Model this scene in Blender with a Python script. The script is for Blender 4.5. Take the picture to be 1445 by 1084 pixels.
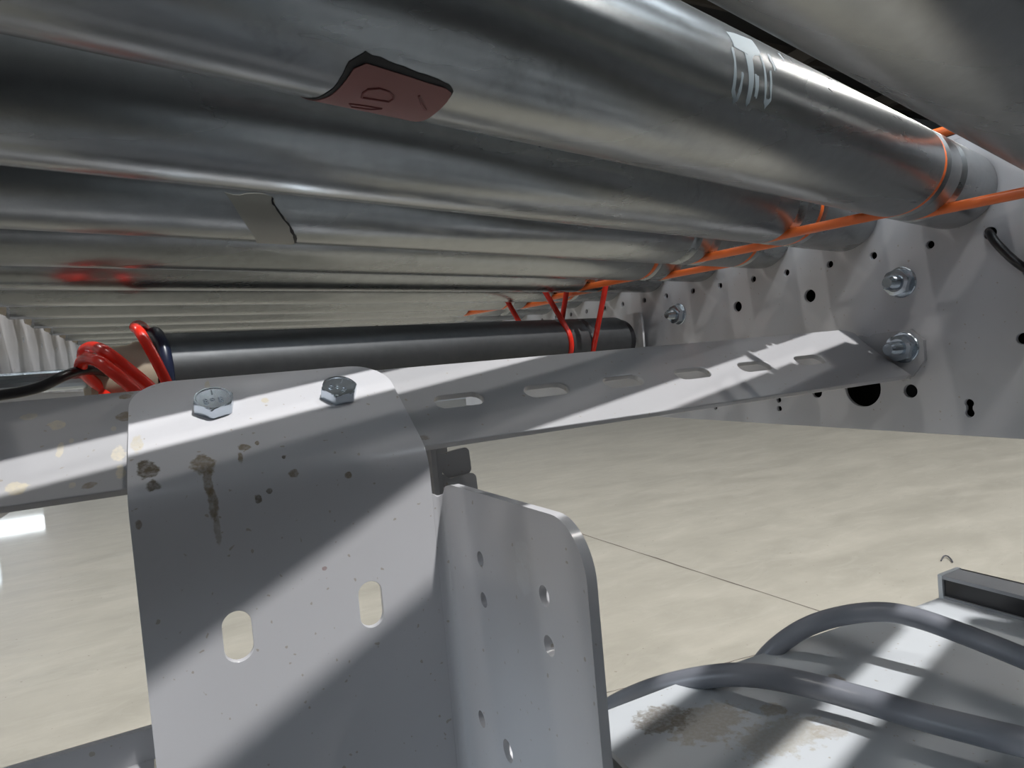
import bpy, bmesh, math, random
from mathutils import Vector, Matrix
from mathutils.geometry import delaunay_2d_cdt
random.seed(7)
C = bpy.context.scene.collection
for o in list(bpy.data.objects): bpy.data.objects.remove(o)
CH = 0.75                      # height of the camera above the floor; the frame below is measured from the camera
# ------------------------------------------------------------------ camera, world, lamps, exposure
cam = bpy.data.cameras.new('camera'); co = bpy.data.objects.new('camera', cam); C.objects.link(co)
cam.sensor_width = 36; cam.lens = 901.764/1445*36; cam.clip_start = .005; cam.clip_end = 200
co.matrix_world = Matrix(((0.89029461, 0.09483305, -0.44540116, 0), (-0.4469025, -0.00595209, -0.89456287, 0),
                          (-0.08748519, 0.9954754, 0.03708201, CH), (0, 0, 0, 1)))
bpy.context.scene.camera = co
w = bpy.data.worlds.new('hall_daylight'); bpy.context.scene.world = w; w.use_nodes = True
w.node_tree.nodes['Background'].inputs[0].default_value = (.80, .90, 1, 1)
w.node_tree.nodes['Background'].inputs[1].default_value = .12
vs = bpy.context.scene.view_settings
vs.view_transform = 'Standard'; vs.look = 'None'; vs.gamma = 1; vs.exposure = 0; vs.use_curve_mapping = False

def lamp(x, y, z, power, size, col=(1, .97, .92)):
    l = bpy.data.lights.new('high_bay_or_fill_lamp', 'AREA'); l.shape = 'DISK'; l.size = size; l.energy = power; l.color = col
    o = bpy.data.objects.new('high_bay_or_fill_lamp', l); C.objects.link(o); o.location = (x, y, z)
    o.rotation_euler = (Vector((.1, .3, CH)) - Vector((x, y, z))).to_track_quat('-Z', 'Y').to_euler()
    return o
LH = 5.2
lamp(.1 + .20*LH, .3 - .445*LH, CH + LH, 420, .15, (1, .985, .97))             # the lamp whose light falls through the roller gaps
lamp(.1 - .75*LH, .3 + .95*LH, CH + LH, 110, .30)
lamp(.1 + .55*LH, .3 - .202*LH, CH + LH, 60, .2)
lamp(.1 - .50*LH, .3 - .02*LH, CH + LH, 45, .2)  # added fill light that brightens the motor cover
lamp(.1 + 1.8*LH, .3 + .45*LH, CH + LH, 190, .22)
lamp(.1 - 1.2*LH, .3 - 1.0*LH, CH + LH, 80, .30)
lamp(.1 + 1.7*LH, .3 - 1.2*LH, CH + LH, 120, .30)

# ------------------------------------------------------------------ frames of the machine
SK = math.radians(14.0855)
RX, RY = math.cos(SK), math.sin(SK)            # direction of the rollers; across them (-RY, RX)
ROLL_R, ROLL_Z, N0, PITCH = .0247, .08485, .12605, .075
XR, XL = .4575, -.125                          # inner faces of the two side plates
def rn(R, n, z): return Vector((R*RX - n*RY, R*RY + n*RX, z + CH))
def v3(x, y, z): return Vector((x, y, z + CH))

# ------------------------------------------------------------------ materials
def newmat(name):
    m = bpy.data.materials.new(name); m.use_nodes = True
    nt = m.node_tree; return m, nt, nt.nodes['Principled BSDF']
def nd(nt, t, **k):
    n = nt.nodes.new(t)
    for a, b in k.items():
        if a.startswith('i_'): n.inputs[a[2:].replace('_', ' ')].default_value = b
        else: setattr(n, a, b)
    return n
def ramp(nt, src, stops):
    r = nt.nodes.new('ShaderNodeValToRGB'); nt.links.new(src, r.inputs[0])
    while len(r.color_ramp.elements) < len(stops): r.color_ramp.elements.new(.5)
    for e, (p, c) in zip(r.color_ramp.elements, stops):
        e.position = p; e.color = (c if len(c) == 4 else (*c, 1)) if isinstance(c, tuple) else (c, c, c, 1)
    return r.outputs[0]
def mix(nt, f, a, b, mode='MIX'):
    m = nt.nodes.new('ShaderNodeMix'); m.data_type = 'RGBA'; m.blend_type = mode
    for s, v in ((m.inputs[0], f), (m.inputs[6], a), (m.inputs[7], b)):
        if hasattr(v, 'is_linked'): nt.links.new(v, s)
        else: s.default_value = v if not isinstance(v, tuple) or len(v) == 4 else (*v, 1)
    return m.outputs[2]
def coords(nt, scale=(1, 1, 1), rot=(0, 0, 0), obj=False):
    if obj: s = nd(nt, 'ShaderNodeTexCoord').outputs['Object']
    else: s = nd(nt, 'ShaderNodeNewGeometry').outputs['Position']
    m = nd(nt, 'ShaderNodeMapping'); m.inputs['Scale'].default_value = scale; m.inputs['Rotation'].default_value = rot
    nt.links.new(s, m.inputs[0]); return m.outputs[0]
def noise(nt, vec, scale, detail=4, rough=.55, dist=0):
    n = nd(nt, 'ShaderNodeTexNoise'); n.inputs['Scale'].default_value = scale; n.inputs['Detail'].default_value = detail
    n.inputs['Roughness'].default_value = rough; n.inputs['Distortion'].default_value = dist
    nt.links.new(vec, n.inputs['Vector']); return n.outputs[0]
def bump(nt, b, src, strength, dist):
    n = nd(nt, 'ShaderNodeBump'); n.inputs['Strength'].default_value = strength; n.inputs['Distance'].default_value = dist
    nt.links.new(src, n.inputs['Height']); nt.links.new(n.outputs[0], b.inputs['Normal'])

def simple(name, col, rough=.5, metal=0, **k):
    m, nt, b = newmat(name)
    b.inputs['Base Color'].default_value = (*col, 1); b.inputs['Roughness'].default_value = rough; b.inputs['Metallic'].default_value = metal
    for a, v in k.items(): b.inputs[a.replace('_', ' ')].default_value = v
    v = coords(nt); n = noise(nt, v, 60)
    nt.links.new(mix(nt, .12, (*col, 1), ramp(nt, n, [(.3, tuple(c*.6 for c in col)), (.7, tuple(min(1, c*1.25) for c in col))])), b.inputs['Base Color'])
    return m

def paint(name, col, stains=(), rough=.32, dirt=.25, peel=.05):
    """glossy sprayed enamel; stains = [(x,y,z (camera frame), rx, rz, colour, strength)] spills with a shape of their own, plus one painted reflection on the bracket"""
    m, nt, b = newmat(name)
    v = coords(nt)
    n1 = noise(nt, v, 9, 5); n2 = noise(nt, v, 240, 2)
    c = mix(nt, ramp(nt, n1, [(.35, 0.), (.75, dirt)]), (*col, 1), (*(x*.8 for x in col), 1))
    sp = ramp(nt, noise(nt, v, 330, 1), [(.73, 0.), (.76, .55)])
    c = mix(nt, sp, c, (.30, .24, .16, 1))
    if stains:
        wob = noise(nt, v, 210, 3, .6); sub = nd(nt, 'ShaderNodeMath', operation='MULTIPLY_ADD'); nt.links.new(wob, sub.inputs[0])
        sub.inputs[1].default_value = 1.7; sub.inputs[2].default_value = -.85
        gr = ramp(nt, noise(nt, v, 500, 3), [(.3, .55), (.6, 1.)])
        for (x, y, z, rx, rz, sc, st) in stains:
            s = nd(nt, 'ShaderNodeVectorMath', operation='SUBTRACT'); nt.links.new(nd(nt, 'ShaderNodeNewGeometry').outputs['Position'], s.inputs[0])
            s.inputs[1].default_value = (x, y, z + CH)
            q = nd(nt, 'ShaderNodeVectorMath', operation='MULTIPLY'); nt.links.new(s.outputs[0], q.inputs[0]); q.inputs[1].default_value = (1/rx, 1/max(rz, .006), 1/rz)
            L = nd(nt, 'ShaderNodeVectorMath', operation='LENGTH'); nt.links.new(q.outputs[0], L.inputs[0])
            a = nd(nt, 'ShaderNodeMath', operation='ADD'); nt.links.new(L.outputs['Value'], a.inputs[0]); nt.links.new(sub.outputs[0], a.inputs[1])
            f = ramp(nt, a.outputs[0], [(.75, st), (1., 0.)])
            g = nd(nt, 'ShaderNodeMath', operation='MULTIPLY'); nt.links.new(f, g.inputs[0]); nt.links.new(gr, g.inputs[1])
            c = mix(nt, g.outputs[0], c, (*sc, 1))
    nt.links.new(c, b.inputs['Base Color'])
    b.inputs['Roughness'].default_value = rough; b.inputs['Coat Weight'].default_value = .25; b.inputs['Coat Roughness'].default_value = .12
    bump(nt, b, n2, peel, .0006)
    return m

def zinc(name, col=(.32, .335, .34), rough=.25, smudge=.5):
    m, nt, b = newmat(name)
    v = coords(nt); ax = (0, 0, -SK)
    va = coords(nt, (3, 26, 26), ax); vl = coords(nt, (1.2, 60, 60), ax)
    n1 = noise(nt, va, 1, 5, .6, .2); n2 = noise(nt, vl, 1.5, 4, .6); n3 = noise(nt, v, 420, 3, .6)
    c = mix(nt, ramp(nt, n1, [(.3, .0), (.7, .7)]), (*col, 1), (*(x*.8 for x in col), 1))
    c = mix(nt, ramp(nt, n2, [(.35, .0), (.65, .3)]), c, (*(x*1.25 for x in col), 1))
    c = mix(nt, ramp(nt, noise(nt, v, 160, 3, .6), [(.4, 0.), (.65, .22)]), c, (*(x*.62 for x in col), 1))
    gate = ramp(nt, noise(nt, v, 7, 2), [(.50, 0.), (.60, 1.)])
    sm = ramp(nt, noise(nt, coords(nt, (1, 1, 1), (0, .5, .3)), 55, 5, .7, .4), [(.56, 0.), (.74, smudge)])
    g = nd(nt, 'ShaderNodeMath', operation='MULTIPLY'); nt.links.new(gate, g.inputs[0]); nt.links.new(sm, g.inputs[1])
    c = mix(nt, g.outputs[0], c, (.13, .14, .14, 1))
    nt.links.new(c, b.inputs['Base Color']); b.inputs['Metallic'].default_value = .95
    mr = nd(nt, 'ShaderNodeMapRange'); nt.links.new(n1, mr.inputs[0]); mr.inputs[1].default_value = .25; mr.inputs[2].default_value = .75
    mr.inputs[3].default_value = rough*.85; mr.inputs[4].default_value = rough*1.3
    nt.links.new(mr.outputs[0], b.inputs['Roughness'])
    bump(nt, b, n3, .05, .0003)
    return m

M = {}
M['roller'] = zinc('galvanized_tube')
M['dull'] = zinc('dull_steel_tube', (.13, .135, .14), .5, smudge=.4)
M['bolt'] = simple('zinc_plated_steel', (.55, .61, .67), .23, 1)
M['frame'] = paint('grey_frame_enamel', (.53, .53, .55), rough=.38)
PZ0 = -.18
BR, PALE = (.20, .15, .085), (.58, .53, .42)
STAINS_BAR, STAINS_GLARE_BRK, STAINS_PAN = [], [], []
BR2 = (.115, .09, .055)
STAINS_GLARE_BRK += [(.0009, .2744, -.0300, .0045, .0048, BR, .85), (.0018, .2677, -.0365, .0019, .0062, BR, .8), (.0027, .265, -.0440, .0018, .0080, BR, .75), (.0032, .265, -.052, .0014, .007, BR, .55),
    (-.0180, .2756, -.0287, .0040, .0045, BR2, .95), (-.0163, .2688, -.0345, .0028, .0028, BR2, .9), (-.0215, .2888, -.0200, .0022, .0062, PALE, .8),
    (.0160, .2800, -.0255, .0026, .0013, BR, .85), (.0143, .2750, -.0290, .0013, .0026, BR, .85), (.0214, .2814, -.0246, .0011, .0010, BR, .9), (.0280, .3048, -.0082, .0017, .0013, PALE, .9),
    (.0325, .2668, -.0373, .0024, .0018, BR, .85), (.0228, .2652, -.0424, .0012, .0012, BR2, .9), (.0186, .265, -.0450, .0014, .0019, BR2, .85), (.0534, .2654, -.0412, .0016, .0014, BR, .85),
    (.0300, .2725, -.0309, .0007, .0007, BR2, .9), (.0060, .3180, -.0010, .0011, .0050, PALE, .7), (-.0218, .265, -.0471, .0012, .0022, BR, .7), (.0405, .265, -.0770, .0010, .0008, (.25, .10, .08), .6), (.0937, .1925, -.0655, .004, .0050, (.70, .73, .77), .3), (.0937, .1925, -.0735, .004, .0058, (.70, .73, .77), .3)]  # last two entries: pale light reflection on the flange, painted into the colour
STAINS_BAR += [(-.0259, .3204, -.0011, .0024, .0013, BR, .85), (-.0265, .3089, -.0092, .0034, .0022, BR, .8), (-.0495, .3080, -.0098, .0028, .0020, PALE, .9), (-.0473, .2950, -.0190, .0012, .0040, PALE, .8),
    (-.0585, .2795, -.0299, .0036, .0024, PALE, .95), (-.0368, .2763, -.0318, .0024, .0012, BR, .7), (-.0278, .2897, -.0227, .0026, .0040, (.62, .57, .47), .95), (-.0272, .2811, -.0287, .0017, .0026, PALE, .9),
    (-.0590, .3141, -.0056, .0030, .0012, PALE, .7), (-.0301, .3029, -.0134, .0010, .0010, PALE, .7), (-.0420, .2780, -.0310, .0014, .0010, PALE, .8), (-.0440, .2990, -.0160, .0009, .0009, PALE, .7),
    (.0915, .2760, -.0315, .0028, .0014, BR, .6)]
STAINS_PAN += [(.203, .232, PZ0, .024, .014, (.34, .28, .19), .6), (.188, .246, PZ0, .016, .012, (.16, .13, .09), .75), (.222, .205, PZ0, .026, .013, (.36, .31, .22), .5), (.236, .2214, PZ0, .006, .006, (.36, .30, .21), .7),
    (.262, .232, PZ0, .004, .004, (.33, .24, .16), .6), (.243, .196, PZ0, .010, .007, (.36, .31, .24), .5), (.285, .223, PZ0, .003, .003, (.30, .22, .14), .6)]
M['bar'] = paint('grey_bar_enamel', (.43, .43, .445), STAINS_BAR)
M['bracket'] = paint('grey_bracket_enamel', (.60, .60, .625), STAINS_GLARE_BRK, rough=.3)
M['cover'] = paint('grey_cover_enamel', (.56, .59, .62), STAINS_PAN, rough=.4, dirt=.5)
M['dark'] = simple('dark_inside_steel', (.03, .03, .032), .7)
M['black'] = simple('black_plastic', (.012, .012, .014), .3)
M['navy'] = simple('dark_blue_rubber', (.012, .018, .045), .35)
M['orange'] = simple('orange_urethane', (.78, .16, .035), .32, Subsurface_Weight=.15, Subsurface_Radius=(.004, .001, .0005))
M['red'] = simple('red_urethane', (.72, .03, .015), .25, Subsurface_Weight=.25, Subsurface_Radius=(.005, .0008, .0005))
M['hose'] = simple('grey_cable_jacket', (.20, .21, .24), .34)
M['extr'] = simple('grey_extrusion', (.30, .31, .33), .4)
M['beige'] = simple('beige_plastic_cap', (.42, .36, .27), .5)
M['red_label'] = simple('faded_red_print', (.24, .095, .09), .55)
M['red_ink'] = simple('dark_red_print', (.17, .04, .04), .55)
M['label_edge'] = simple('black_glue_edge', (.02, .02, .022), .7)
M['tape'] = simple('dusty_grey_tape', (.33, .32, .28), .6)
M['scuff'] = simple('pale_white_residue', (.24, .28, .30), .5)
M['twig'] = simple('dark_wire_scrap', (.05, .05, .06), .5)

def floor_mat():
    m, nt, b = newmat('polished_concrete')
    v = coords(nt); vs_ = coords(nt, (1, 2.6, 1), (0, 0, -.35))
    a = noise(nt, vs_, 2.2, 7, .62, .5); c2 = noise(nt, v, 14, 5, .6); c3 = noise(nt, vs_, 5, 6, .7, 1.2)
    c = mix(nt, ramp(nt, a, [(.33, .0), (.68, 1.)]), (.33, .308, .258, 1), (.42, .39, .33, 1))
    c = mix(nt, ramp(nt, c3, [(.5, 0.), (.72, .35)]), c, (.50, .47, .41, 1))
    c = mix(nt, ramp(nt, c2, [(.3, .22), (.6, 0.)]), c, (.30, .28, .235, 1))
    c = mix(nt, ramp(nt, noise(nt, v, 60, 1), [(.76, 0.), (.775, .6)]), c, (.16, .14, .11, 1))
    nt.links.new(c, b.inputs['Base Color'])
    mr = nd(nt, 'ShaderNodeMapRange'); nt.links.new(a, mr.inputs[0]); mr.inputs[3].default_value = .34; mr.inputs[4].default_value = .5
    b.inputs['Coat Weight'].default_value = .45; b.inputs['Coat Roughness'].default_value = .055
    nt.links.new(mr.outputs[0], b.inputs['Roughness']); b.inputs['Specular IOR Level'].default_value = .5
    bump(nt, b, c3, .05, .004)
    return m
M['floor'] = floor_mat()
M['joint'] = simple('dark_joint_filler', (.12, .10, .085), .8)
M['ceiling'] = simple('dark_roof_deck', (.035, .032, .03), .8)
M['beam'] = simple('brown_roof_joist', (.09, .075, .06), .7)
M['wall'] = simple('pale_hall_wall', (.42, .44, .46), .7)
mg, nt, b = newmat('daylit_window_glass'); b.inputs['Emission Color'].default_value = (.86, .94, 1, 1); b.inputs['Emission Strength'].default_value = 14
M['window'] = mg

# ------------------------------------------------------------------ mesh helpers
def link(name, verts, faces, mat, parent=None, origin=None, smooth=False):
    me = bpy.data.meshes.new(name)
    og = Vector(origin) if origin is not None else (Vector(parent.location) if parent is not None and parent.type == 'EMPTY' else Vector((0, 0, 0)))
    me.from_pydata([tuple(Vector(v) - og) for v in verts], [], faces); me.validate()
    bm = bmesh.new(); bm.from_mesh(me); bmesh.ops.remove_doubles(bm, verts=bm.verts, dist=1e-6)
    bmesh.ops.recalc_face_normals(bm, faces=bm.faces); bm.to_mesh(me); bm.free()
    if mat: me.materials.append(mat)
    o = bpy.data.objects.new(name, me); C.objects.link(o)
    if smooth:
        for p in me.polygons: p.use_smooth = True
        me.set_sharp_from_angle(angle=math.radians(38))
    if parent is not None:
        o.parent = parent
        pw = world_loc(parent); o.location = og - pw
    else: o.location = og
    return o
def world_loc(o):
    l = Vector((0, 0, 0))
    while o is not None: l += Vector(o.location); o = o.parent
    return l
def tag(o, label=None, cat=None, group=None, kind=None):
    if label: o['label'] = label
    if cat: o['category'] = cat
    if group: o['group'] = group
    if kind: o['kind'] = kind
    return o
def thing(name, loc, label, cat, group=None):
    o = bpy.data.objects.new(name, None); C.objects.link(o); o.location = loc; o.empty_display_size = .02
    return tag(o, label, cat, group)
def part(name, vf, mat, parent, smooth=False, label=None):
    o = link(name, vf[0], vf[1], mat, parent, origin=world_loc(parent), smooth=smooth)
    if label: o['label'] = label
    return o
def box(a, b):
    (x0, y0, z0), (x1, y1, z1) = a, b
    v = [(x, y, z) for x in (x0, x1) for y in (y0, y1) for z in (z0, z1)]
    return v, [(0, 1, 3, 2), (4, 6, 7, 5), (0, 4, 5, 1), (2, 3, 7, 6), (0, 2, 6, 4), (1, 5, 7, 3)]
def join(*vfs):
    V, F = [], []
    for v, f in vfs:
        k = len(V); V += list(v); F += [tuple(i + k for i in q) for q in f]
    return V, F
def circle(cx, cy, r, n=24, ph=0): return [(cx + r*math.cos(ph + 2*math.pi*i/n), cy + r*math.sin(ph + 2*math.pi*i/n)) for i in range(n)]
def slot(cx, cy, lx, ly, n=8):
    """rounded slot, long axis by the larger of the two lengths"""
    r = min(lx, ly)/2; pts = []
    for k in range(4):
        sx, sy = (1, 1, -1, -1)[k], (-1, 1, 1, -1)[k]
        ox, oy = sx*(lx/2 - r), sy*(ly/2 - r)
        for i in range(n + 1):
            a = math.pi/2*(k - 1) + math.pi/2*i/n
            pts.append((cx + ox + r*math.cos(a), cy + oy + r*math.sin(a)))
    out = []
    for p in pts:
        if not out or math.dist(p, out[-1]) > 1e-7: out.append(p)
    if math.dist(out[0], out[-1]) < 1e-7: out.pop()
    return out
def round_poly(pts, rad, n=8):
    out = []
    m = len(pts)
    for i in range(m):
        p = Vector(pts[i]); a = Vector(pts[i-1]) - p; b = Vector(pts[(i+1) % m]) - p; r = rad[i] if isinstance(rad, (list, tuple)) else rad
        if r <= 0: out.append(tuple(p)); continue
        ang = a.angle(b); t = min(r/math.tan(ang/2), a.length*.49, b.length*.49); r2 = t*math.tan(ang/2)
        c = p + (a.normalized() + b.normalized()).normalized()*(r2/math.sin(ang/2))
        s = p + a.normalized()*t; e = p + b.normalized()*t
        va, vb = s - c, e - c; th = va.angle(vb); sg = 1 if va.x*vb.y - va.y*vb.x > 0 else -1
        for k in range(n + 1):
            q = sg*th*k/n; out.append((c.x + va.x*math.cos(q) - va.y*math.sin(q), c.y + va.x*math.sin(q) + va.y*math.cos(q)))
    return out
def inside(p, poly):
    x, y = p; c = False
    for i in range(len(poly)):
        (x0, y0), (x1, y1) = poly[i-1], poly[i]
        if (y0 > y) != (y1 > y) and x < (x1 - x0)*(y - y0)/(y1 - y0) + x0: c = not c
    return c
def sheet(outline, holes, fmap, t, rows=(), cols=()):
    """flat-pattern sheet with real cut-outs: fmap(u,v) -> (point, normal); thickness t goes against the normal; rows = v lines to subdivide"""
    V2, E, = [], []
    def ring(poly):
        k = len(V2); V2.extend(Vector(p) for p in poly); E.extend((k + i, k + (i + 1) % len(poly)) for i in range(len(poly)))
    ring(outline)
    for h in holes: ring(h)
    us = [p[0] for p in outline]; u0, u1 = min(us) - .01, max(us) + .01
    for r in rows:
        k = len(V2); V2.extend([Vector((u0, r)), Vector((u1, r))]); E.append((k, k + 1))
    vv = [p[1] for p in outline]; v0, v1 = min(vv) - .01, max(vv) + .01
    for r in cols:
        k = len(V2); V2.extend([Vector((r, v0)), Vector((r, v1))]); E.append((k, k + 1))
    vs2, es, fs, *_ = delaunay_2d_cdt(V2, E, [], 0, 1e-7)
    tris = []
    for f in fs:
        c = sum((vs2[i] for i in f), Vector((0, 0)))/len(f)
        if inside(c, outline) and not any(inside(c, h) for h in holes): tris.append(tuple(f))
    used = sorted({i for f in tris for i in f}); ix = {a: b for b, a in enumerate(used)}
    P = [fmap(*vs2[i]) for i in used]; n = len(P)
    V = [p for p, _ in P] + [p - q*t for p, q in P]
    F = [tuple(ix[i] for i in f) for f in tris]; F2 = [tuple(n + i for i in reversed(f)) for f in F]
    cnt = {}
    for f in F:
        for i in range(len(f)):
            e = (f[i], f[(i+1) % len(f)]); k = tuple(sorted(e)); cnt.setdefault(k, []).append(e)
    S = [(e[0][1], e[0][0], n + e[0][0], n + e[0][1]) for e in cnt.values() if len(e) == 1]
    return V, F + F2 + S
def bevel(o, w_, seg=2, ang=40):
    m = o.modifiers.new('bevel', 'BEVEL'); m.width = w_; m.segments = seg; m.limit_method = 'ANGLE'; m.angle_limit = math.radians(ang); m.harden_normals = False
    return o
def catmull(pts, n=10, closed=False):
    P = [Vector(p) for p in pts]; out = []; m = len(P)
    for i in range(m if closed else m - 1):
        g = (lambda j: P[j % m]) if closed else (lambda j: P[max(0, min(m - 1, j))])
        a, b, c, d = g(i-1), g(i), g(i+1), g(i+2)
        for k in range(n):
            t = k/n; out.append(.5*((2*b) + (c - a)*t + (2*a - 5*b + 4*c - d)*t*t + (3*b - a - 3*c + d)*t**3))
    if not closed: out.append(P[-1])
    return out
def tube(path, r, sides=14, closed=False, flat=1.0):
    P = [Vector(p) for p in path]; n = len(P); V, F = [], []
    T = []
    for i in range(n):
        a = P[(i-1) % n] if closed or i > 0 else P[i]; b = P[(i+1) % n] if closed or i < n-1 else P[i]
        T.append((b - a).normalized())
    up = Vector((0, 0, 1)) if abs(T[0].z) < .9 else Vector((1, 0, 0))
    nrm = (up - T[0]*up.dot(T[0])).normalized(); frames = []
    for i in range(n):
        nrm = (nrm - T[i]*nrm.dot(T[i])).normalized(); frames.append((nrm.copy(), T[i].cross(nrm)))
    for i in range(n):
        a, b = frames[i]; rr = r[i] if isinstance(r, (list, tuple)) else r
        for k in range(sides):
            q = 2*math.pi*k/sides; V.append(P[i] + a*math.cos(q)*rr + b*math.sin(q)*rr*flat)
    for i in range(n if closed else n - 1):
        for k in range(sides):
            j = (i + 1) % n; F.append((i*sides + k, i*sides + (k+1) % sides, j*sides + (k+1) % sides, j*sides + k))
    if not closed:
        F.append(tuple(range(sides))[::-1]); F.append(tuple((n-1)*sides + k for k in range(sides)))
    return V, F
def lathe(profile, fmap, seg=64):
    """profile [(axial, radius)], fmap(axial, radius, angle) -> point"""
    V, F = [], []; n = len(profile)
    for a, r in profile:
        for k in range(seg): V.append(fmap(a, r, 2*math.pi*k/seg))
    for i in range(n - 1):
        for k in range(seg): F.append((i*seg + k, i*seg + (k+1) % seg, (i+1)*seg + (k+1) % seg, (i+1)*seg + k))
    F.append(tuple(range(seg))[::-1]); F.append(tuple((n-1)*seg + k for k in range(seg)))
    return V, F

# ------------------------------------------------------------------ hall: floor, ceiling, back wall
fl = tag(link('floor', *box((-14, -12, -.1), (36, 14, 0)), M['floor']), kind='structure', label='polished tan and grey concrete floor')
def joint(name, pts, wd=.0028):
    V, F = [], []
    rng = random.Random(3); P = []
    for (a, b) in zip(pts[:-1], pts[1:]):
        for k in range(40): P.append(Vector(a).lerp(Vector(b), k/40))
    P.append(Vector(pts[-1])); d = (P[-1] - P[0]).normalized(); nn = Vector((-d.y, d.x))
    for p in P:
        q = p + nn*rng.uniform(-.002, .002); ww = wd*rng.uniform(.5, 1.4)
        V += [(q.x - nn.x*ww, q.y - nn.y*ww, .0006), (q.x + nn.x*ww, q.y + nn.y*ww, .0006)]
    F = [(2*i, 2*i+2, 2*i+3, 2*i+1) for i in range(len(P) - 1)]
    return part(name, (V, F), M['joint'], fl, label='thin dark saw-cut joint')
joint('floor_joint', [(1.20, 5.5), (1.463, 1.03), (1.60, -2.)])
joint('floor_joint', [(-3.0, 1.80), (.729, 1.178), (1.463, 1.045), (5.5, .41)], .0016)
hx = catmull([(2.047, 1.200, .003), (2.085, 1.213, .006), (2.093, 1.206, .006), (2.074, 1.185, .005), (2.058, 1.172, .003)], 6)
tag(link('wire_scrap', *tube(hx, .0022, 8), M['twig'], smooth=True), 'small curved dark scrap lying on the bare concrete floor', 'scrap')
ce = tag(link('ceiling', *box((-14, -12, 7.6), (36, 14, 7.7)), M['ceiling']), kind='structure')
for k in range(20):
    part('joist', box((-14, -11.5 + k*1.3, 7.25), (36, -11.42 + k*1.3, 7.6)), M['beam'], ce)
for k in range(10):
    part('girder', box((-12 + k*5, -12, 6.9), (-11.8 + k*5, 14, 7.25)), M['beam'], ce)
tag(link('wall_back', *box((-14, 13.0, 0), (36, 13.2, 7.6)), M['wall']), kind='structure')
def hall_window(name, x, z, wx, wz, mt=None):
    o = tag(link(name, *box((x - wx/2, 12.94, z - wz/2), (x + wx/2, 12.97, z + wz/2)), mt or M['window']), kind='structure')
    fr = join(box((x - wx/2 - .05, 12.9, z - wz/2 - .05), (x + wx/2 + .05, 12.99, z - wz/2)), box((x - wx/2 - .05, 12.9, z + wz/2), (x + wx/2 + .05, 12.99, z + wz/2 + .05)),
              box((x - wx/2 - .05, 12.9, z - wz/2), (x - wx/2, 12.99, z + wz/2)), box((x + wx/2, 12.9, z - wz/2), (x + wx/2 + .05, 12.99, z + wz/2)))
    part('window_frame', fr, M['beam'], o)
hall_window('window_1', -2.87, 1.24, .96, .21)
ms, nt, b = newmat('skylight_glazing'); b.inputs['Emission Color'].default_value = (.80, .90, 1, 1); b.inputs['Emission Strength'].default_value = 5
for k in range(3):
    part('skylight', box((-11, -3.6 - 2.6*k, 7.20), (11, -2.7 - 2.6*k, 7.24)), ms, ce)
part('skylight', box((4.5, -.1, 7.20), (9, .9, 7.24)), ms, ce)
md, nt, b = newmat('dock_door_daylight'); b.inputs['Emission Color'].default_value = (.72, .86, 1, 1); b.inputs['Emission Strength'].default_value = 4.5
dl = tag(link('wall_left', *box((-10.2, -12, 0), (-10, 13.2, 7.6)), M['wall']), kind='structure')
for k in range(2):
    d_ = tag(link('door_%d' % (k + 1), *box((-9.99, -4.2 + 5.4*k, .05), (-9.96, -.6 + 5.4*k, 4.0)), md), kind='structure')
    y0 = -4.2 + 5.4*k
    part('door_frame', join(box((-10, y0 - .15, 0), (-9.9, y0, 4.15)), box((-10, y0 + 3.6, 0), (-9.9, y0 + 3.75, 4.15)), box((-10, y0, 4.0), (-9.9, y0 + 3.6, 4.15))), M['beam'], d_)
M['window2'] = md
hall_window('window_2', -3.28, 1.84, .5, .6, md)

# ------------------------------------------------------------------ right side plate
hs = []
for y in (.571, .5342, .4936, .4567, .416, .3802, .339, .3029, .2622): hs.append(circle(y, .0536, .0027, 16))
for y in (.611, .648, .688, .7255, .766, .804, .843): hs.append(circle(y, .0538, .0027, 14))
hs += [circle(.2255, .0535, .0037, 20), circle(.4368, .0312, .0048, 24), circle(.3592, .0311, .0052, 24), circle(.4748, -.0639, .0024, 14), circle(.3978, -.0552, .0024, 14),
       circle(.3978, -.063, .0024, 14), circle(.3588, -.0484, .0045, 20), circle(.3186, -.0446, .0145, 40), circle(.282, -.0470, .0048, 24),
       circle(.2112, -.0143, .0035, 18), circle(.205, .0265, .0042, 18), circle(.5182, .0316, .0035, 12), circle(.5800, .0300, .0045, 16)]
for (yy, zz) in ((.13, .0536), (.10, .0536), (.05, .0536), (.02, .0536), (.06, .03), (.10, -.05)): hs.append(circle(yy, zz, .0035, 16))
a1, a2 = circle(.2438, -.0550, .0028, 20), circle(.2438, -.0615, .0028, 20)
key = [p for p in a1 if p[1] >= -.0562]; key.sort(key=lambda p: -math.atan2(p[1] + .0550, p[0] - .2438) if True else 0)
key = [(.2438 + .0028*math.cos(math.radians(t)), -.0550 + .0028*math.sin(math.radians(t))) for t in range(-45, 226, 18)] + \
      [(.2438 + .0028*math.cos(math.radians(t)), -.0615 + .0028*math.sin(math.radians(t))) for t in range(135, 406, 18)]
hs.append(key)
YE0, YE1 = -1.2, 1.12
rf = thing('side_frame', v3(XR + .02, .4, -.0769), 'long perforated light grey steel side frame of the conveyor on the right', 'conveyor frame')
sp = part('side_plate', sheet([(YE0, -.0769), (YE1, -.0769), (YE1, .118), (YE0, .118)], hs, lambda u, v: (v3(XR, u, v), Vector((-1, 0, 0))), .003), M['frame'], rf)
bevel(sp, .0004, 1)
part('bottom_flange', box(v3(XR + .003, YE0, -.0769), v3(XR + .045, YE1, -.0739)), M['frame'], rf)
part('top_flange', box(v3(XR, YE0, .118), v3(XR + .045, YE1, .121)), M['frame'], rf)
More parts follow.
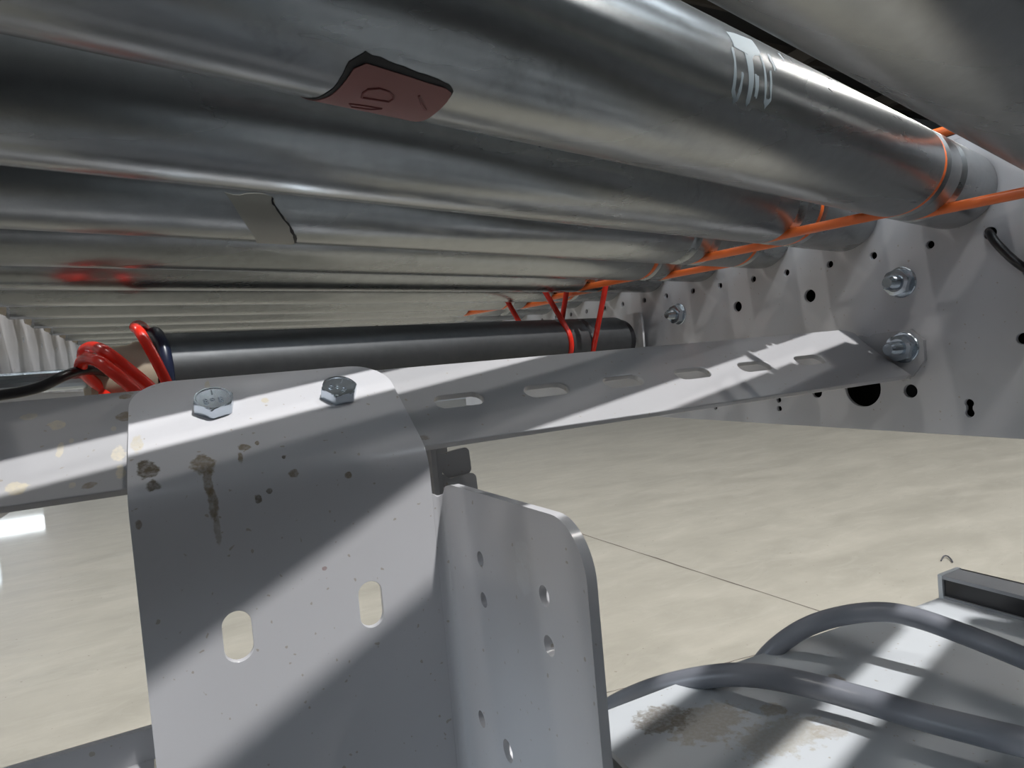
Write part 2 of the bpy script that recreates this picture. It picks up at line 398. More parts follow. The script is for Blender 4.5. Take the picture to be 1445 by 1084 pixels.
part('outer_cover', box(v3(XR + .042, YE0, -.0739), v3(XR + .045, YE1, .118)), M['dark'], rf, label='dark inner face of the outer cover seen through the holes')
# left side plate
lf = thing('side_frame', v3(XL - .02, .4, -.0769), 'far left grey steel side frame striped by light between the roller ends', 'conveyor frame')
hl = [circle(.3 + .075*k, .0536, .0027, 12) for k in range(14)]
part('side_plate', sheet([(YE0, -.0769), (YE1, -.0769), (YE1, .118), (YE0, .118)], hl, lambda u, v: (v3(XL, u, v), Vector((1, 0, 0))), .003), M['frame'], lf)
part('bottom_flange', box(v3(XL - .045, YE0, -.0769), v3(XL - .003, YE1, -.0739)), M['frame'], lf)
part('ledge', join(box(v3(XL, .3, .0150), v3(XL + .016, YE1, .0175)), box(v3(XL + .0135, .3, .007), v3(XL + .016, YE1, .0175))), M['frame'], lf)
part('top_flange', box(v3(XL - .045, YE0, .118), v3(XL, YE1, .121)), M['frame'], lf)

# ------------------------------------------------------------------ unseen box added under the conveyor behind the camera to block fill light
blocker_mat = simple('charcoal_blocker_enamel', (.05, .052, .056), .5)
blocker = thing('blocker_box', (.25, -.8, 0), 'added charcoal box behind the camera that blocks light from behind', 'light blocker')
bevel(part('blocker_body', box((-1.0, -1.25, .06), (2.6, -.085, CH - .085)), blocker_mat, blocker), .01, 2)
bevel(part('blocker_panel', box((-.94, -.085, .10), (.23, -.067, CH - .11)), blocker_mat, blocker), .003, 2)
bevel(part('blocker_panel', box((.27, -.085, .10), (2.54, -.067, CH - .34)), blocker_mat, blocker), .003, 2)
for k in (-.9, 2.5): part('foot', box((k - .05, -1.2, 0), (k + .05, -.5, .06)), M['black'], blocker)

# ------------------------------------------------------------------ rollers
BELT = {-3: .4885, -2: .459, -1: .427, 0: .398, 1: .4265, 2: .4885, 3: .459, 4: .4885, 5: .519, 6: .4885, 7: .548, 8: .519, 9: .548, 10: .579, 11: .548, 12: .579}
def groove_profile(R0, R1, r, gs, gw=.0054, gd=.0052):
    pr = [(R0, r*.45), (R0, r - .0015), (R0 + .0015, r)]
    for g in sorted(gs):
        if g < R0 + .02 or g > R1 - .008: continue
        pr.append((g - gw - .0016, r))
        for k in range(-6, 7):
            t = k/6; pr.append((g + t*gw, r - gd*(math.cos(t*math.pi/2)**.8)))
        pr.append((g + gw + .0016, r))
    pr += [(R1 - .0015, r), (R1, r - .0015), (R1, r*.45)]
    return pr
LAB = {-2: 'roller crossing the extreme top right corner, above and nearer than its neighbour',
       -1: 'largest galvanized roller, filling the top right corner above the thin dark gap',
       0: 'galvanized roller with the red sticker below and pale scuffs near its right end',
       1: 'galvanized roller just behind the one with the red sticker, dark smudges right of centre',
       2: 'galvanized roller with the torn grey tape patch near its left end',
       3: 'galvanized roller directly behind the one with the torn tape patch',
       4: 'galvanized roller second behind the taped one, orange belt ending bright under its right end',
       5: 'galvanized roller third behind the one with the torn tape patch',
       6: 'galvanized roller fourth behind the taped one, a thin strip above the low drive roller',
       7: 'galvanized roller fifth behind the taped one, a very thin strip',
       8: 'galvanized roller sixth behind the taped one, its end showing at far left',
       9: 'galvanized roller seventh behind the taped one, its beige end at far left',
       10: 'galvanized roller eighth behind the taped one, above the red coils',
       11: 'farthest galvanized roller of all, just above the red coils'}
for i in range(-15, 12):
    n = N0 + i*PITCH
    RA = (XL + .012 + n*RY)/RX; RB = (XR - .006 + n*RY)/RX
    gs = []
    if i in BELT: gs.append(BELT[i])
    if i - 1 in BELT: gs.append(BELT[i-1])
    if i == 2: gs.append(.402)
    if i < -3: gs = [RB - .07, RB - .098]
    ctr = rn(RA, n, ROLL_Z)
    t = thing('conveyor_roller', ctr, LAB.get(i, 'galvanized roller overhead behind the camera'), 'roller', 'skewed conveyor rollers')
    fm = lambda a, r, q, n=n: rn(a, n + r*math.cos(q), ROLL_Z + r*math.sin(q))
    tb = part('tube', lathe(groove_profile(RA, RB, ROLL_R, gs), fm, 72), M['roller'], t, smooth=True)
    # local frame of the tube follows the roller axis for its texture
    cap = part('end_cap', lathe([(RA - .0035, .012), (RA - .0035, .0205), (RA + .0005, .0225)], fm, 32), M['beige'], t, label='beige bearing cap')
    ax = part('axle', lathe([(RA - .0105, .0055), (RA + .004, .0055)], fm, 6), M['black'], t, label='black hexagonal axle end')
    part('axle', lathe([(RB - .004, .0055), (RB + .005, .0055)], fm, 6), M['bolt'], t)
    part('end_cap', lathe([(RB - .0005, .0225), (RB + .0025, .0205), (RB + .0025, .012)], fm, 32), M['beige'], t)

# ------------------------------------------------------------------ orange belts between neighbouring rollers
BR_, BC = .0029, ROLL_R - .0052 + .0017
BLAB = {-1: 'orange belt leaving right from under the red-stickered roller towards the top right corner roller',
        0: 'orange belt joining the red-stickered roller to the roller behind it',
        1: 'second orange belt from the right edge, leading to the taped roller',
        2: 'third orange belt in the row, short piece beneath the taped roller end',
        3: 'orange belt with a bright glowing tip just above the red strap',
        4: 'orange belt hidden mostly behind the red straps',
        5: 'thin far orange belt visible between the two red straps',
        6: 'farthest orange belt sliver, left of the red straps'}
for i, Rb in BELT.items():
    if i < -1 or i > 6: continue
    n1, n2 = N0 + i*PITCH, N0 + (i+1)*PITCH; P = []
    for k in range(25):
        q = math.pi/2 + math.pi*k/24; P.append(rn(Rb, n1 + BC*math.cos(q), ROLL_Z + BC*math.sin(q)))
    for k in range(1, 6): P.append(rn(Rb, n1 + (n2 - n1)*k/6, ROLL_Z - BC))
    for k in range(25):
        q = -math.pi/2 + math.pi*k/24; P.append(rn(Rb, n2 + BC*math.cos(q), ROLL_Z + BC*math.sin(q)))
    for k in range(1, 6): P.append(rn(Rb, n2 + (n1 - n2)*k/6, ROLL_Z + BC))
    o = link('drive_belt', *tube(P, BR_, 14, True), M['orange'], origin=rn(Rb, (n1+n2)/2, ROLL_Z - BC), smooth=True)
    tag(o, BLAB.get(i, 'orange round belt far along the roller row'), 'belt', 'orange belts joining the rollers')

# ------------------------------------------------------------------ lower drive roller, its straps, end bracket
DN, DZ, DR = .453, .0115, .025
t = thing('drive_roller', rn(.092, DN, DZ), 'single low dark steel drive roller hanging beneath the roller bed', 'roller')
fd = lambda a, r, q: rn(a, DN + r*math.cos(q), DZ + r*math.sin(q))
part('tube', lathe(groove_profile(.092, .5385, DR, [.446, .478], .0040, .003), fd, 72), M['dull'], t, smooth=True)
part('collar', lathe([(.5385, .012), (.5385, .0215), (.5475, .0225), (.5495, .020), (.5495, .01)], fd, 40), M['black'], t, smooth=True, label='black bearing collar')
part('end_band', tube([fd(.0945, DR + .0008, 2*math.pi*k/48) for k in range(48)], .0036, 10, True), M['navy'], t, smooth=True, label='dark blue rubber band round the left end')
part('hub', lathe([(.056, .011), (.056, .0175), (.079, .0185), (.083, .0205), (.090, .0205), (.092, .012)], fd, 40), M['beige'], t, smooth=True, label='pale grey-beige hub')
part('shaft', lathe([(-.0145, .006), (.060, .006)], fd, 16), M['bolt'], t)
part('axle', lathe([(.5495, .0055), (.572, .0055)], fd, 6), M['bolt'], t)
def strap(R, n1, z1, r1, n2, z2, r2, rb, label):
    d = Vector((n2 - n1, z2 - z1)); L = d.length; a0 = math.atan2(d.y, d.x); be = math.acos((r1 - r2)/L); P = []
    for k in range(33):
        q = a0 + be + (2*math.pi - 2*be)*k/32; P.append(rn(R, n1 + r1*math.cos(q), z1 + r1*math.sin(q)))
    A = P[-1]; B = rn(R, n2 + r2*math.cos(a0 - be), z2 + r2*math.sin(a0 - be))
    for k in range(1, 6): P.append(A.lerp(B, k/6))
    for k in range(25):
        q = a0 - be + 2*be*k/24; P.append(rn(R, n2 + r2*math.cos(q), z2 + r2*math.sin(q)))
    A = P[-1]
    for k in range(1, 6): P.append(A.lerp(P[0], k/6))
    o = link('drive_strap', *tube(P, rb, 12, True), M['red'], origin=P[0], smooth=True)
    tag(o, label, 'belt', 'red straps round the drive roller')
gb = DR - .003 + .0024
strap(.446, DN, DZ, gb, N0 + 5*PITCH, ROLL_Z, ROLL_R + .0006, .0027, 'left red strap looped round the low drive roller, leaning left as it rises')
strap(.478, DN, DZ, gb, N0 + 4*PITCH, ROLL_Z, ROLL_R + .0006, .0027, 'right red strap looped round the low drive roller, leaning right as it rises')
eb = thing('bearing_bracket', v3(.448, .584, -.03), 'small grey bracket carrying the right end of the low drive roller', 'bracket')
ol = round_poly([(.557, -.03), (.595, -.03), (.595, .030), (.587, .040), (.557, .040)], [0, 0, .006, .008, .006], 5)
part('bracket_plate', sheet(ol, [], lambda u, v: (v3(.4405, u, v), Vector((-1, 0, 0))), .0025), M['frame'], eb)
part('bracket_foot', box(v3(.4405, .5925, -.03), v3(XR, .595, .030)), M['frame'], eb)

# ------------------------------------------------------------------ slotted cross bar
fy, fz = -.8184, -.5746; ny, nz = -.5746, .8184          # down the bar face, and out of it (towards camera and up)
TY, TZ = .3237, .0012
BW, BT = .0622, .0034
def bar_map(off=0):
    return lambda u, s: (v3(u, TY + fy*s + ny*off, TZ + fz*s + nz*off), Vector((0, ny, nz)))
cb = thing('cross_bar', v3(.15, .30, -.035), 'long slotted light grey flat bar crossing beneath the rollers', 'bar')
slots = [slot(x, .0322, .0262, .0105, 6) for x in (.1180, .1684, .2189, .2707, .3225, .3745)]
slots += [circle(.0074, .0225, .0045, 16), circle(.0605, .0225, .0045, 16)]
bo = part('bar_face', sheet([(-.1222, 0), (.4410, 0), (.4475, .0055), (.4455, .0622), (-.1222, .0622)], slots, bar_map(), BT), M['bar'], cb)
bevel(bo, .0006, 2)
# bent end tab lying on the side plate
tab = round_poly([(.3190, -.0030), (.3085, -.0062), (.3045, -.0040), (.2776, -.0030), (.2688, -.0110), (.2688, -.0250), (.2790, -.0365), (.2870, -.0372)], [.001, .001, .001, .001, .001, .001, .001, 0], 2)
tb = part('end_tab', sheet(tab, [circle(.2825, -.0155, .0052, 20)], lambda u, v: (v3(XR - .0035, u, v), Vector((-1, 0, 0))), .0033), M['bar'], cb)
bevel(tb, .0005, 2)
Vt = []; Ft = []; NS, NW = 8, 6
A0, A1 = v3(.4400, TY, TZ), v3(.4410, TY + fy*BW, TZ + fz*BW)
B0, B1 = v3(XR - .0035, .3190, -.0030), v3(XR - .0035, .2840, -.0372)
def gus(s, t):      # blends bar face into tab
    a = A0.lerp(A1, t); b = B0.lerp(B1, t); ea = Vector((1, 0, 0))*.012; eb_ = Vector((0, fy*.2, -.2)).normalized()*.0
    c = a + Vector((.013, 0, -.0004)) if t < 2 else a
    return (1 - s)**2*a + 2*s*(1 - s)*(Vector((b.x, (a.y + b.y)/2, (a.z + b.z)/2)).lerp(c, .45)) + s*s*b
for j in range(NW + 1):
    for i in range(NS + 1): Vt.append(gus(i/NS, j/NW))
nn = len(Vt)
off = Vector((.0008, .0012, -.0026))
Vt += [v + off for v in Vt]
for j in range(NW):
    for i in range(NS):
        a = j*(NS+1) + i; Ft += [(a, a+1, a+NS+2, a+NS+1), (nn+a, nn+a+NS+1, nn+a+NS+2, nn+a+1)]
for i in range(NS):
    a = i; Ft.append((a, nn+a, nn+a+1, a+1)); a = NW*(NS+1) + i; Ft.append((a, a+1, nn+a+1, nn+a))
for j in range(NW):
    a = j*(NS+1); Ft.append((a, a+NS+1, nn+a+NS+1, nn+a)); a += NS; Ft.append((a, nn+a, nn+a+NS+1, a+NS+1))
part('bent_end', (Vt, Ft), M['bar'], cb, smooth=True)

# ------------------------------------------------------------------ bracket bolted over the bar
kb = thing('leg_bracket', (.04, .21, 0), 'large grey bent bracket plate bolted over the slotted bar in the foreground', 'bracket')
OFF = .0032
YV = .2650                                             # outer face of the hanging plate
RB_, ANG = .0165, math.radians(90) - math.atan2(.5746, .8184)
# intersection of the outer sloped plane and the vertical outer plane
s_int = (TY + ny*OFF - YV)/.8184
TL = RB_*math.tan(ANG/2); s_a = s_int - TL; arc = RB_*ANG
pa = (TY + ny*OFF + fy*s_a, TZ + nz*OFF + fz*s_a); cc = (pa[0] - ny*RB_, pa[1] - nz*RB_)
def brk(u, s):
    if s <= s_a: return v3(u, TY + ny*OFF + fy*s, TZ + nz*OFF + fz*s), Vector((0, ny, nz))
    if s <= s_a + arc:
        q = (s - s_a)/RB_; a = math.atan2(nz, ny) + q
        return v3(u, cc[0] + RB_*math.cos(a), cc[1] + RB_*math.sin(a)), Vector((0, math.cos(a), math.sin(a)))
    return v3(u, YV, cc[1] - (s - s_a - arc)), Vector((0, -1, 0))
def s_of(z): return s_a + arc + (cc[1] - z)
XA, XB = -.0245, .0885
SB = s_of(-CH + .006); sn = s_of(-.0535)
ol = round_poly([(XA, -.0005), (XB - .001, -.0005), (XB, sn - .004), (XB, SB), (XA - .001, SB)], [.017, .018, 0, 0, 0], 12)
i1 = min(range(len(ol)), key=lambda i: math.dist(ol[i], (XB, sn - .004)))
notch = [(XB, sn - .004), (XB - .0001, sn - .001), (XB + .0006, sn + .0015), (XB + .0025, sn + .0015)]
ol[i1] = (XB, sn)
hb = [slot(.0064, s_of(-.0957), .0104, .0196, 7), slot(.0577, s_of(-.0962), .0098, .0194, 7), slot(.0064, s_of(-.26), .0104, .0196, 7), slot(.0577, s_of(-.26), .0098, .0194, 7)]
fp = part('face_plate', sheet(ol, hb, brk, .0030, rows=[s_a + arc*k/10 for k in range(11)]), M['bracket'], kb, smooth=True)
bevel(fp, .0005, 2, 50)
RF = .0052; XF = .0937
def flg(u, z):
    q = RF*math.pi/2
    if u <= q:
        a = u/RF; return v3(XB + RF*math.sin(a), YV - RF*(1 - math.cos(a)), z), Vector((-math.sin(a), -math.cos(a), 0))
    return v3(XB + RF, YV - RF - (u - q), z), Vector((-1, 0, 0))
q0 = RF*math.pi/2; U = lambda y: q0 + (YV - RF) - y
ol = round_poly([(0, -.0548), (.0022, -.0568), (.0046, -.0556), (.0064, -.0520), (U(.2545), -.0505), (U(.152), -.0474), (U(.1500), -CH + .006), (0, -CH + .006)], [0, .001, .001, .0012, .002, .0175, 0, 0], 12)
hf = [circle(U(y), z, r, 20) for y, z, r in ((.2292, -.0762, .0030), (.2294, -.0926, .0030), (.1785, -.0759, .0034), (.1781, -.0921, .0034), (.2434, -.1471, .0034), (.2190, -.1479, .0042), (.229, -.20, .003), (.1785, -.20, .003))]
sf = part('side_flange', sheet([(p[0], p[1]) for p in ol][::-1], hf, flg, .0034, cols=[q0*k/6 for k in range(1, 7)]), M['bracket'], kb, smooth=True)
bevel(sf, .0006, 2, 50)

bevel(part('foot_plate', box((XA - .01, .13, 0), (XB + .03, .29, .006)), M['bracket'], kb), .001, 2)

def hexa(r, ph=0): return [(r*math.cos(math.pi/3*k + ph), r*math.sin(math.pi/3*k + ph)) for k in range(6)]
def frame_at(p, nrm, up=Vector((0, 0, 1))):
    n_ = Vector(nrm).normalized(); x = up.cross(n_).normalized(); y = n_.cross(x); return Vector(p), x, y, n_
def stack(fr, rings):
    """rings = [(list of 2D points, height)] -> closed solid"""
    p, x, y, n_ = fr; V, F = [], []; m = len(rings[0][0])
    for pts, h in rings: V += [p + x*a + y*b_ + n_*h for a, b_ in pts]
    for i in range(len(rings) - 1):
        for k in range(m): F.append((i*m + k, i*m + (k+1) % m, (i+1)*m + (k+1) % m, (i+1)*m + k))
    F.append(tuple(range(m))[::-1]); F.append(tuple((len(rings)-1)*m + k for k in range(m)))
    return V, F
def hexring(R, rr, n=48, ph=0):
    """hexagon of corner radius R clipped by a circle rr, n points"""
    out = []
    for k in range(n):
        a = 2*math.pi*k/n; q = (a - ph) % (math.pi/3) - math.pi/6; h = R*math.cos(math.pi/6)/math.cos(q); r = min(h, rr); out.append((r*math.cos(a), r*math.sin(a)))
    return out
def hex_bolt(u, label, ph, rot):
    n_ = Vector((0, ny, nz)); p = v3(u, TY + fy*.0225 + ny*OFF, TZ + fz*.0225 + nz*OFF)
    t = thing('hex_bolt', p, label, 'bolt', 'bolts holding the bracket to the bar')
    fr = frame_at(p, n_); R = .0086
    part('bolt_head', stack(fr, [(hexring(R, 9, 48, ph), 0), (hexring(R, 9, 48, ph), .0044), (hexring(R, R*.95, 48, ph), .0051), (hexring(R, R*.87, 48, ph), .0056), (hexring(R, R*.80, 48, ph), .0056), (hexring(R, R*.77, 48, ph), .0053)]), M['bolt'], t)
    part('shank', stack(fr, [(circle(0, 0, .004, 20), -.018), (circle(0, 0, .004, 20), 0)]), M['bolt'], t)
    # raised grade marks on the head
    P, x, y, nn_ = fr; P = P + nn_*.0053; sv = []
    def seg(a, b): sv.append(tube([P + x*a[0] + y*a[1] + nn_*.0001, P + x*b[0] + y*b[1] + nn_*.0001], .00028, 6))
    c, s = math.cos(rot), math.sin(rot); T = lambda a, b: ((a*c - b*s)*.001, (a*s + b*c)*.001)
    seg(T(0, 2.6), T(0, 5.2))
    for cx in (-3.2, -.6, 2.6):
        for cy in (-1.2, -2.9):
            pts = [T(cx + .8*math.cos(k*math.pi/4), cy + .8*math.sin(k*math.pi/4)) for k in range(9)]
            for a, b_ in zip(pts[:-1], pts[1:]): seg(a, b_)
            if cx == -.6: break
    part('head_marking', join(*sv), M['bolt'], t)
    nt_ = frame_at(p - n_*(.0032 + BT + .0031), -n_)
    part('nut', stack(nt_, [(hexring(R*.9, 9, 48), 0), (hexring(R*.9, 9, 48), .006)]), M['bolt'], t)
hex_bolt(.0074, 'left zinc hex bolt head on the bracket, brown fleck on its top', .35, .1)
hex_bolt(.0605, 'right zinc hex bolt head on the bracket, half in shadow', .15, -.5)

def stud(y, z, x0, label, group='stud bolts on the right side plate', ln=.0165):
    p = v3(x0, y, z); fr = frame_at(p, (-1, 0, 0))
    t = thing('stud_bolt', p, label, 'bolt', group)
    part('washer', stack(fr, [(circle(0, 0, .0110, 32), 0), (circle(0, 0, .0110, 32), .0008), (circle(0, 0, .0104, 32), .0013)]), M['bolt'], t)
    part('nut', stack(fr, [(hexring(.0100, .0094, 48, .2), .0013), (hexring(.0100, 9, 48, .2), .0019), (hexring(.0100, 9, 48, .2), .0068), (hexring(.0100, .0092, 48, .2), .0075), (hexring(.0100, .0066, 48, .2), .0080)]), M['bolt'], t)
    rings = []
    for k in range(15): rings.append((circle(0, 0, .0050 if k % 2 else .0046, 24), .007 + (ln - .0085)*k/14))
    rings.append((circle(0, 0, .0036, 24), ln))
    part('stud', stack(fr, rings), M['bolt'], t, smooth=False)
stud(.2835, .0310, XR, 'zinc nut and stud on the plain side plate above the bar end')
stud(.5165, .0325, XR, 'small far zinc nut and stud on the side plate near the low drive roller end')
stud(.2825, -.0155, XR - .0035, 'zinc nut and stud clamping the octagonal tab of the slotted bar', ln=.0185)

# ------------------------------------------------------------------ clip behind the bracket
cl = thing('spring_clip', v3(.115, .30, -.075), 'small folded grey sheet clip sticking out beneath the bar behind the bracket', 'clip')
part('clip_web', box(v3(.0965, .285, -.0800), v3(.0990, .312, -.0375)), M['bar'], cl)
part('clip_web', box(v3(.1005, .289, -.0860), v3(.1025, .312, -.0375)), M['bar'], cl)
def tabm(pts, y, tk=.0018, tilt=0): return sheet(round_poly(pts, .0024, 5), [], lambda u, v: (v3(u, y + tilt*(v + .06), v), Vector((0, -1, 0))), tk)
bevel(part('upper_tab', tabm([(.1015, -.0425), (.1185, -.0405), (.1190, -.0535), (.1060, -.0545), (.1030, -.0500)], .2920), M['bar'], cl), .0004)
bevel(part('lower_tab', tabm([(.1020, -.0500), (.1065, -.0545), (.1205, -.0532), (.1190, -.0660), (.1040, -.0680)], .2880, tilt=.35), M['bar'], cl), .0004)
part('back_tab', tabm([(.099, -.0375), (.1120, -.0375), (.1120, -.0480), (.099, -.0480)], .3050), M['bar'], cl)
part('zinc_plate', box(v3(.0800, .2930, -.0720), v3(.0962, .2950, -.0375)), M['cover'], cl, label='pale blue-grey plate')

# ------------------------------------------------------------------ lower bar at bottom left
lb = thing('lower_cross_bar', v3(0, .285, -.16), 'dark-faced grey bar crossing behind the bracket at the bottom left', 'bar')
part('web', box(v3(-.122, .2800, -.1395), v3(.086, .2830, -.1275)), M['frame'], lb)
Vb, Fb = [], []
pr = [(.2800, -.1395), (.2560, -.1500), (.2560, -.1530), (.2830, -.1430)]
for x in (-.122, .0):
    pass
part('lip', ([v3(x, y, z) for x in (-.122, -.0265) for y, z in pr], [(0, 1, 5, 4), (1, 2, 6, 5), (2, 3, 7, 6), (3, 0, 4, 7), (0, 3, 2, 1), (4, 5, 6, 7)]), M['bar'], lb)

# ------------------------------------------------------------------ motor cover, extrusion, cables at bottom right
PZ = -.18
mc = thing('motor_cover', v3(.27, .16, -.30), 'wide grey sheet-metal cover with brown stains at the bottom right', 'cover')
ol = round_poly([(.155, .268), (.236, .267), (.345, .2605), (.395, .252), (.470, .250), (.470, -.05), (.135, -.05)], [.01, .01, .02, .01, .002, .01, .01], 4)
tp = part('top_sheet', sheet(ol, [], lambda u, v: (v3(u, v, PZ), Vector((0, 0, 1))), .003), M['cover'], mc); bevel(tp, .0008, 2)
part('rear_wall', box(v3(.16, .262, -.30), v3(.47, .265, PZ - .003)) if False else ([v3(x, y, z) for (x, y) in ((.160, .266), (.236, .2645), (.345, .258), (.395, .2495), (.468, .2475)) for z in (PZ - .003, -.30)],
     [(0, 1, 3, 2), (2, 3, 5, 4), (4, 5, 7, 6), (6, 7, 9, 8)]), M['cover'], mc)
part('end_wall', box(v3(.138, -.048, -.30), v3(.141, .262, PZ - .003)), M['cover'], mc)
ex = thing('extrusion_rail', v3(.437, .1, PZ), 'dark open channel rail along the right edge of the grey cover', 'rail')
rx0, rx1, rz = .4245, .4460, PZ + .0150
part('channel', join(box(v3(rx0, -.02, rz - .0022), v3(rx1, .251, rz)), box(v3(rx0, -.02, PZ), v3(rx1, .251, PZ + .0015)), box(v3(rx1 - .002, -.02, PZ), v3(rx1, .251, rz))), M['extr'], ex)
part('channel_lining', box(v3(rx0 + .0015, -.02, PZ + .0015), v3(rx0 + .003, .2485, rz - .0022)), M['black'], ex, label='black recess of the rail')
part('end_plate', box(v3(rx0 - .0004, .2488, PZ), v3(rx1, .2515, rz + .0004)), M['cover'], ex)

def shelf(lst): return catmull([v3(*p) for p in lst], 8)
tag(link('cable', *tube(shelf([(.187,.3438,-.2466),(.1995,.3274,-.2225),(.2085,.3123,-.2081),(.2149,.2821,-.188),(.2264,.2545,-.1742),(.2353,.2336,-.1675),(.245,.2121,-.1655),(.2552,.1902,-.1663),(.2628,.1663,-.1662),(.272,.1439,-.1662),(.2791,.128,-.1665),(.30,.07,-.168)]), .00575, 18), M['hose'], origin=v3(.245, .21, -.172), smooth=True),
    'thick grey cable in front, arching across the stained cover to the bottom right', 'cable', 'grey cables over the motor cover')
tag(link('cable', *tube(shelf([(.269,.285,-.225),(.274,.276,-.205),(.2799,.2672,-.1860),(.2884,.2573,-.1723),(.2995,.2466,-.1626),(.3107,.2323,-.1556),(.3189,.2173,-.1518),(.3236,.2015,-.1517),(.3298,.1814,-.1556),(.3354,.1617,-.1603),(.3393,.1485,-.1639),(.35,.10,-.168)]), .0052, 18), M['hose'], origin=v3(.319, .217, -.157), smooth=True),
    'thinner grey cable behind, arching over the rear edge of the grey cover near the rail', 'cable', 'grey cables over the motor cover')
def coil(lst, r, label, ex=()):
    o = link('red_coil', *tube(catmull([v3(*p) for p in lst], 8, True), r, 16, True), M['red'], origin=v3(*lst[0]), smooth=True)
    tag(o, label, 'belt', 'spare red belts hanging at the left end of the drive roller')
coil([(-.0051,.4163,-.0148),(-.0116,.4147,.0011),(-.0176,.4131,.019),(-.0234,.4168,.0337),(-.0271,.4365,.0388),(-.0253,.4576,.0418),(-.0229,.4788,.0385),(-.0215,.4895,.025),(-.0186,.4902,.0033),(-.0143,.4707,-.0211),(-.006,.44,-.026)], .0029, 'upright red loop nearest the dark drive roller end')
coil([(-.0093,.3998,-.0157),(-.0196,.3972,.0012),(-.030,.3966,.0136),(-.0393,.4025,.0233),(-.0475,.4211,.0276),(-.0528,.4301,.0257),(-.0536,.4402,.0201),(-.049,.4516,.0125),(-.037,.4444,-.0015),(-.0279,.426,-.0165),(-.015,.41,-.024)], .0032, 'upper of the two slanting red loops left of the drive roller')
coil([(-.0173,.3875,-.0142),(-.027,.385,.0015),(-.0361,.3848,.0123),(-.0424,.3914,.0182),(-.0501,.4101,.0206),(-.0536,.4196,.017),(-.0522,.4302,.0116),(-.0471,.4418,.003),(-.0407,.4331,-.0133),(-.032,.41,-.023),(-.022,.395,-.022)], .0032, 'lower front red loop with the black cable tucked behind it')
tag(link('cable', *tube(shelf([(-.1223,.396,-.002),(-.1023,.397,.0007),(-.089,.4004,.0045),(-.078,.4031,.0058),(-.0693,.4053,.0079),(-.0603,.4096,.0124),(-.0534,.4196,.0150),(-.0475,.4320,.0150),(-.040,.4450,.0120),(-.030,.455,.0080)]), .0028, 14), M['black'], origin=v3(-.07, .405, .006), smooth=True),
    'black cable running from the left edge into the red loops', 'cable')
ct = link('cable_tie', *tube(catmull([v3(*p) for p in [(XR+.009,.2275,.0550),(XR+.002,.2265,.0540),(XR-.0035,.2235,.0520),(XR-.0055,.2195,.0458),(XR-.0055,.2130,.0365),(XR-.0050,.2080,.0305),(XR-.001,.2055,.0270),(XR+.008,.2040,.0255)]], 6), .0030, 12, flat=.8), M['black'], origin=v3(XR, .2255, .0535), smooth=True)
tag(ct, 'black cable tie threaded through two holes of the side plate at the right edge', 'cable tie')

# ------------------------------------------------------------------ labels, tape and residue stuck on the rollers (parts of their roller)
rollers = {}
for o in list(bpy.data.objects):
    if o.name.startswith('conveyor_roller'):
        p = Vector(o.location); n = -p.x*RY + p.y*RX; rollers[round((n - N0)/PITCH)] = o
def patch(i, name, pts, mat, lift, t, label, rad=.0008):
    n = N0 + i*PITCH; rr = ROLL_R + lift
    arc = [(a, math.radians(b)*ROLL_R) for a, b in pts]
    ol = round_poly(arc, rad, 3) if rad else arc
    def fm(u, s):
        q = s/ROLL_R; nn = Vector((-RY*math.cos(q), RX*math.cos(q), math.sin(q)))
        return rn(u, n + rr*math.cos(q), ROLL_Z + rr*math.sin(q)), nn
    s0 = min(p[1] for p in ol); s1 = max(p[1] for p in ol); k = max(1, int((s1 - s0)/.0015))
    return part(name, sheet(ol, [], fm, t, rows=[s0 + (s1 - s0)*(j + .5)/k for j in range(k)]), mat, rollers[i], smooth=True, label=label)
rg = random.Random(5)
def ragged(pts, amp_r, amp_p, m=4):
    out = []
    for a, b in zip(pts, pts[1:] + pts[:1]):
        for k in range(m):
            t = k/m; out.append((a[0] + (b[0]-a[0])*t + rg.uniform(-amp_r, amp_r), a[1] + (b[1]-a[1])*t + rg.uniform(-amp_p, amp_p)))
    return out
st = [(.0640,-50),(.0653,-88),(.0654,-100),(.0656,-111),(.0675,-115.5),(.072,-115),(.078,-114.3),(.0833,-113.4),(.0879,-113),(.0899,-111),(.0903,-105),(.0904,-93),(.0911,-76),(.0915,-50)]
ed = [(.0634,-50),(.0644,-88),(.0643,-102),(.0642,-114),(.0665,-120.5),(.072,-119.5),(.078,-118.3),(.0833,-116.6),(.0882,-115.6),(.0902,-112),(.0903,-105),(.0902,-93),(.0909,-76),(.0912,-50)]
patch(0, 'sticker_edge', ragged(ed, .00015, .5, 3), M['label_edge'], .00015, .0001, 'black torn glue edge of the sticker', 0)
patch(0, 'sticker', st, M['red_label'], .0004, .0002, 'faded red sticker')
def ink(i, pl, wd):
    n = N0 + i*PITCH; rr = ROLL_R + .00045; P = []
    for a, b in pl:
        q = math.radians(b); P.append(rn(a, n + rr*math.cos(q), ROLL_Z + rr*math.sin(q)))
    return tube(P, wd, 6)
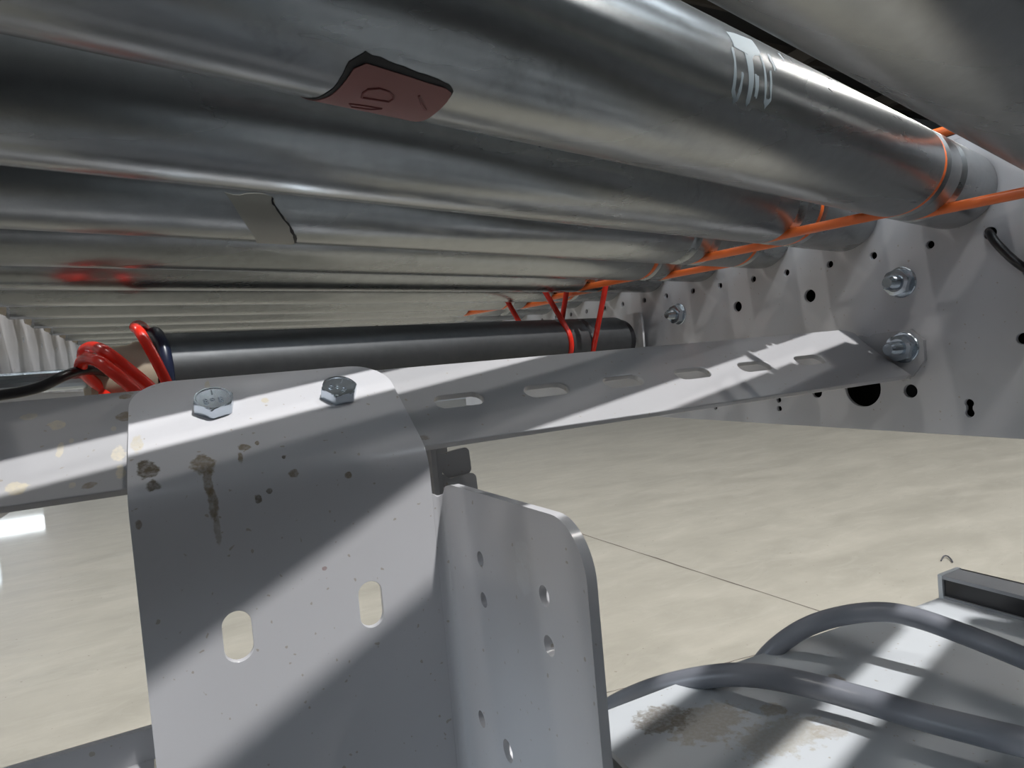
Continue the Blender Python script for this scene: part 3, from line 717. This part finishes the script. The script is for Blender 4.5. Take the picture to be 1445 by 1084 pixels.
INK_D = [(.0712,-92.5),(.0706,-97),(.0710,-100.5),(.0731,-103),(.0756,-102.3),(.0772,-100),(.0778,-97.8),(.0775,-94.3),(.0747,-93.4),(.0712,-92.5)]
INK_B = [(.0707,-82.1),(.0739,-83.8),(.0780,-84.9),(.0765,-80),(.0722,-76.9),(.0707,-82.1)]
INK_T = [(.0827,-104.5),(.0848,-99),(.0872,-94.5)]
part('sticker_print', join(ink(0, INK_D, .00026), ink(0, INK_B, .00022), ink(0, INK_T, .0003)), M['red_ink'], rollers[0], label='dark red print on the sticker')
tp_ = [(.0825,-152),(.0907,-153),(.1002,-154),(.1015,-147),(.1039,-140),(.1085,-128),(.1136,-113),(.1165,-95),(.1173,-72),(.1036,-72),(.0975,-105),(.0890,-132)]
patch(2, 'tape_patch', ragged(tp_, .0004, 1.6, 3), M['tape'], .0003, .00025, 'torn dusty grey tape patch', 0)
patch(2, 'torn_edge', ragged([(.1002,-154),(.1017,-147),(.1041,-140),(.1087,-128),(.1138,-113),(.1168,-95),(.1160,-95),(.1128,-112),(.1078,-127),(.1030,-139),(.1008,-147)], .0005, 1.5, 3), M['label_edge'], .0006, .00025, 'dark torn edge of the tape', 0)
SC = [[(.1868,-190),(.1880,-190),(.1884,-162),(.1900,-158),(.1908,-162),(.1914,-175),(.1924,-175),(.1916,-156),(.1894,-153),(.1872,-160)],
      [(.2052,-196),(.2064,-196),(.2072,-166),(.2080,-163),(.2098,-166),(.2094,-186),(.2106,-186),(.2108,-164),(.2080,-157),(.2062,-163)],
      [(.1950,-192),(.1990,-192),(.1984,-158),(.1972,-153),(.1960,-158)], [(.1992,-178),(.2022,-178),(.2020,-162),(.2004,-162)],
      [(.1880,-205),(.2060,-212),(.2070,-198),(.1990,-190),(.1890,-192)], [(.2240,-212),(.2256,-214),(.2262,-206),(.2244,-204)], [(.2480,-210),(.2500,-212),(.2520,-202),(.2494,-201)],
      [(.2120,-200),(.2140,-203),(.2152,-190),(.2130,-188)]]
for q in SC:
    patch(0, 'residue', ragged(q, .00035, 1.2, 3), M['scuff'], .00006, .00005, 'dried pale residue drip', 0)
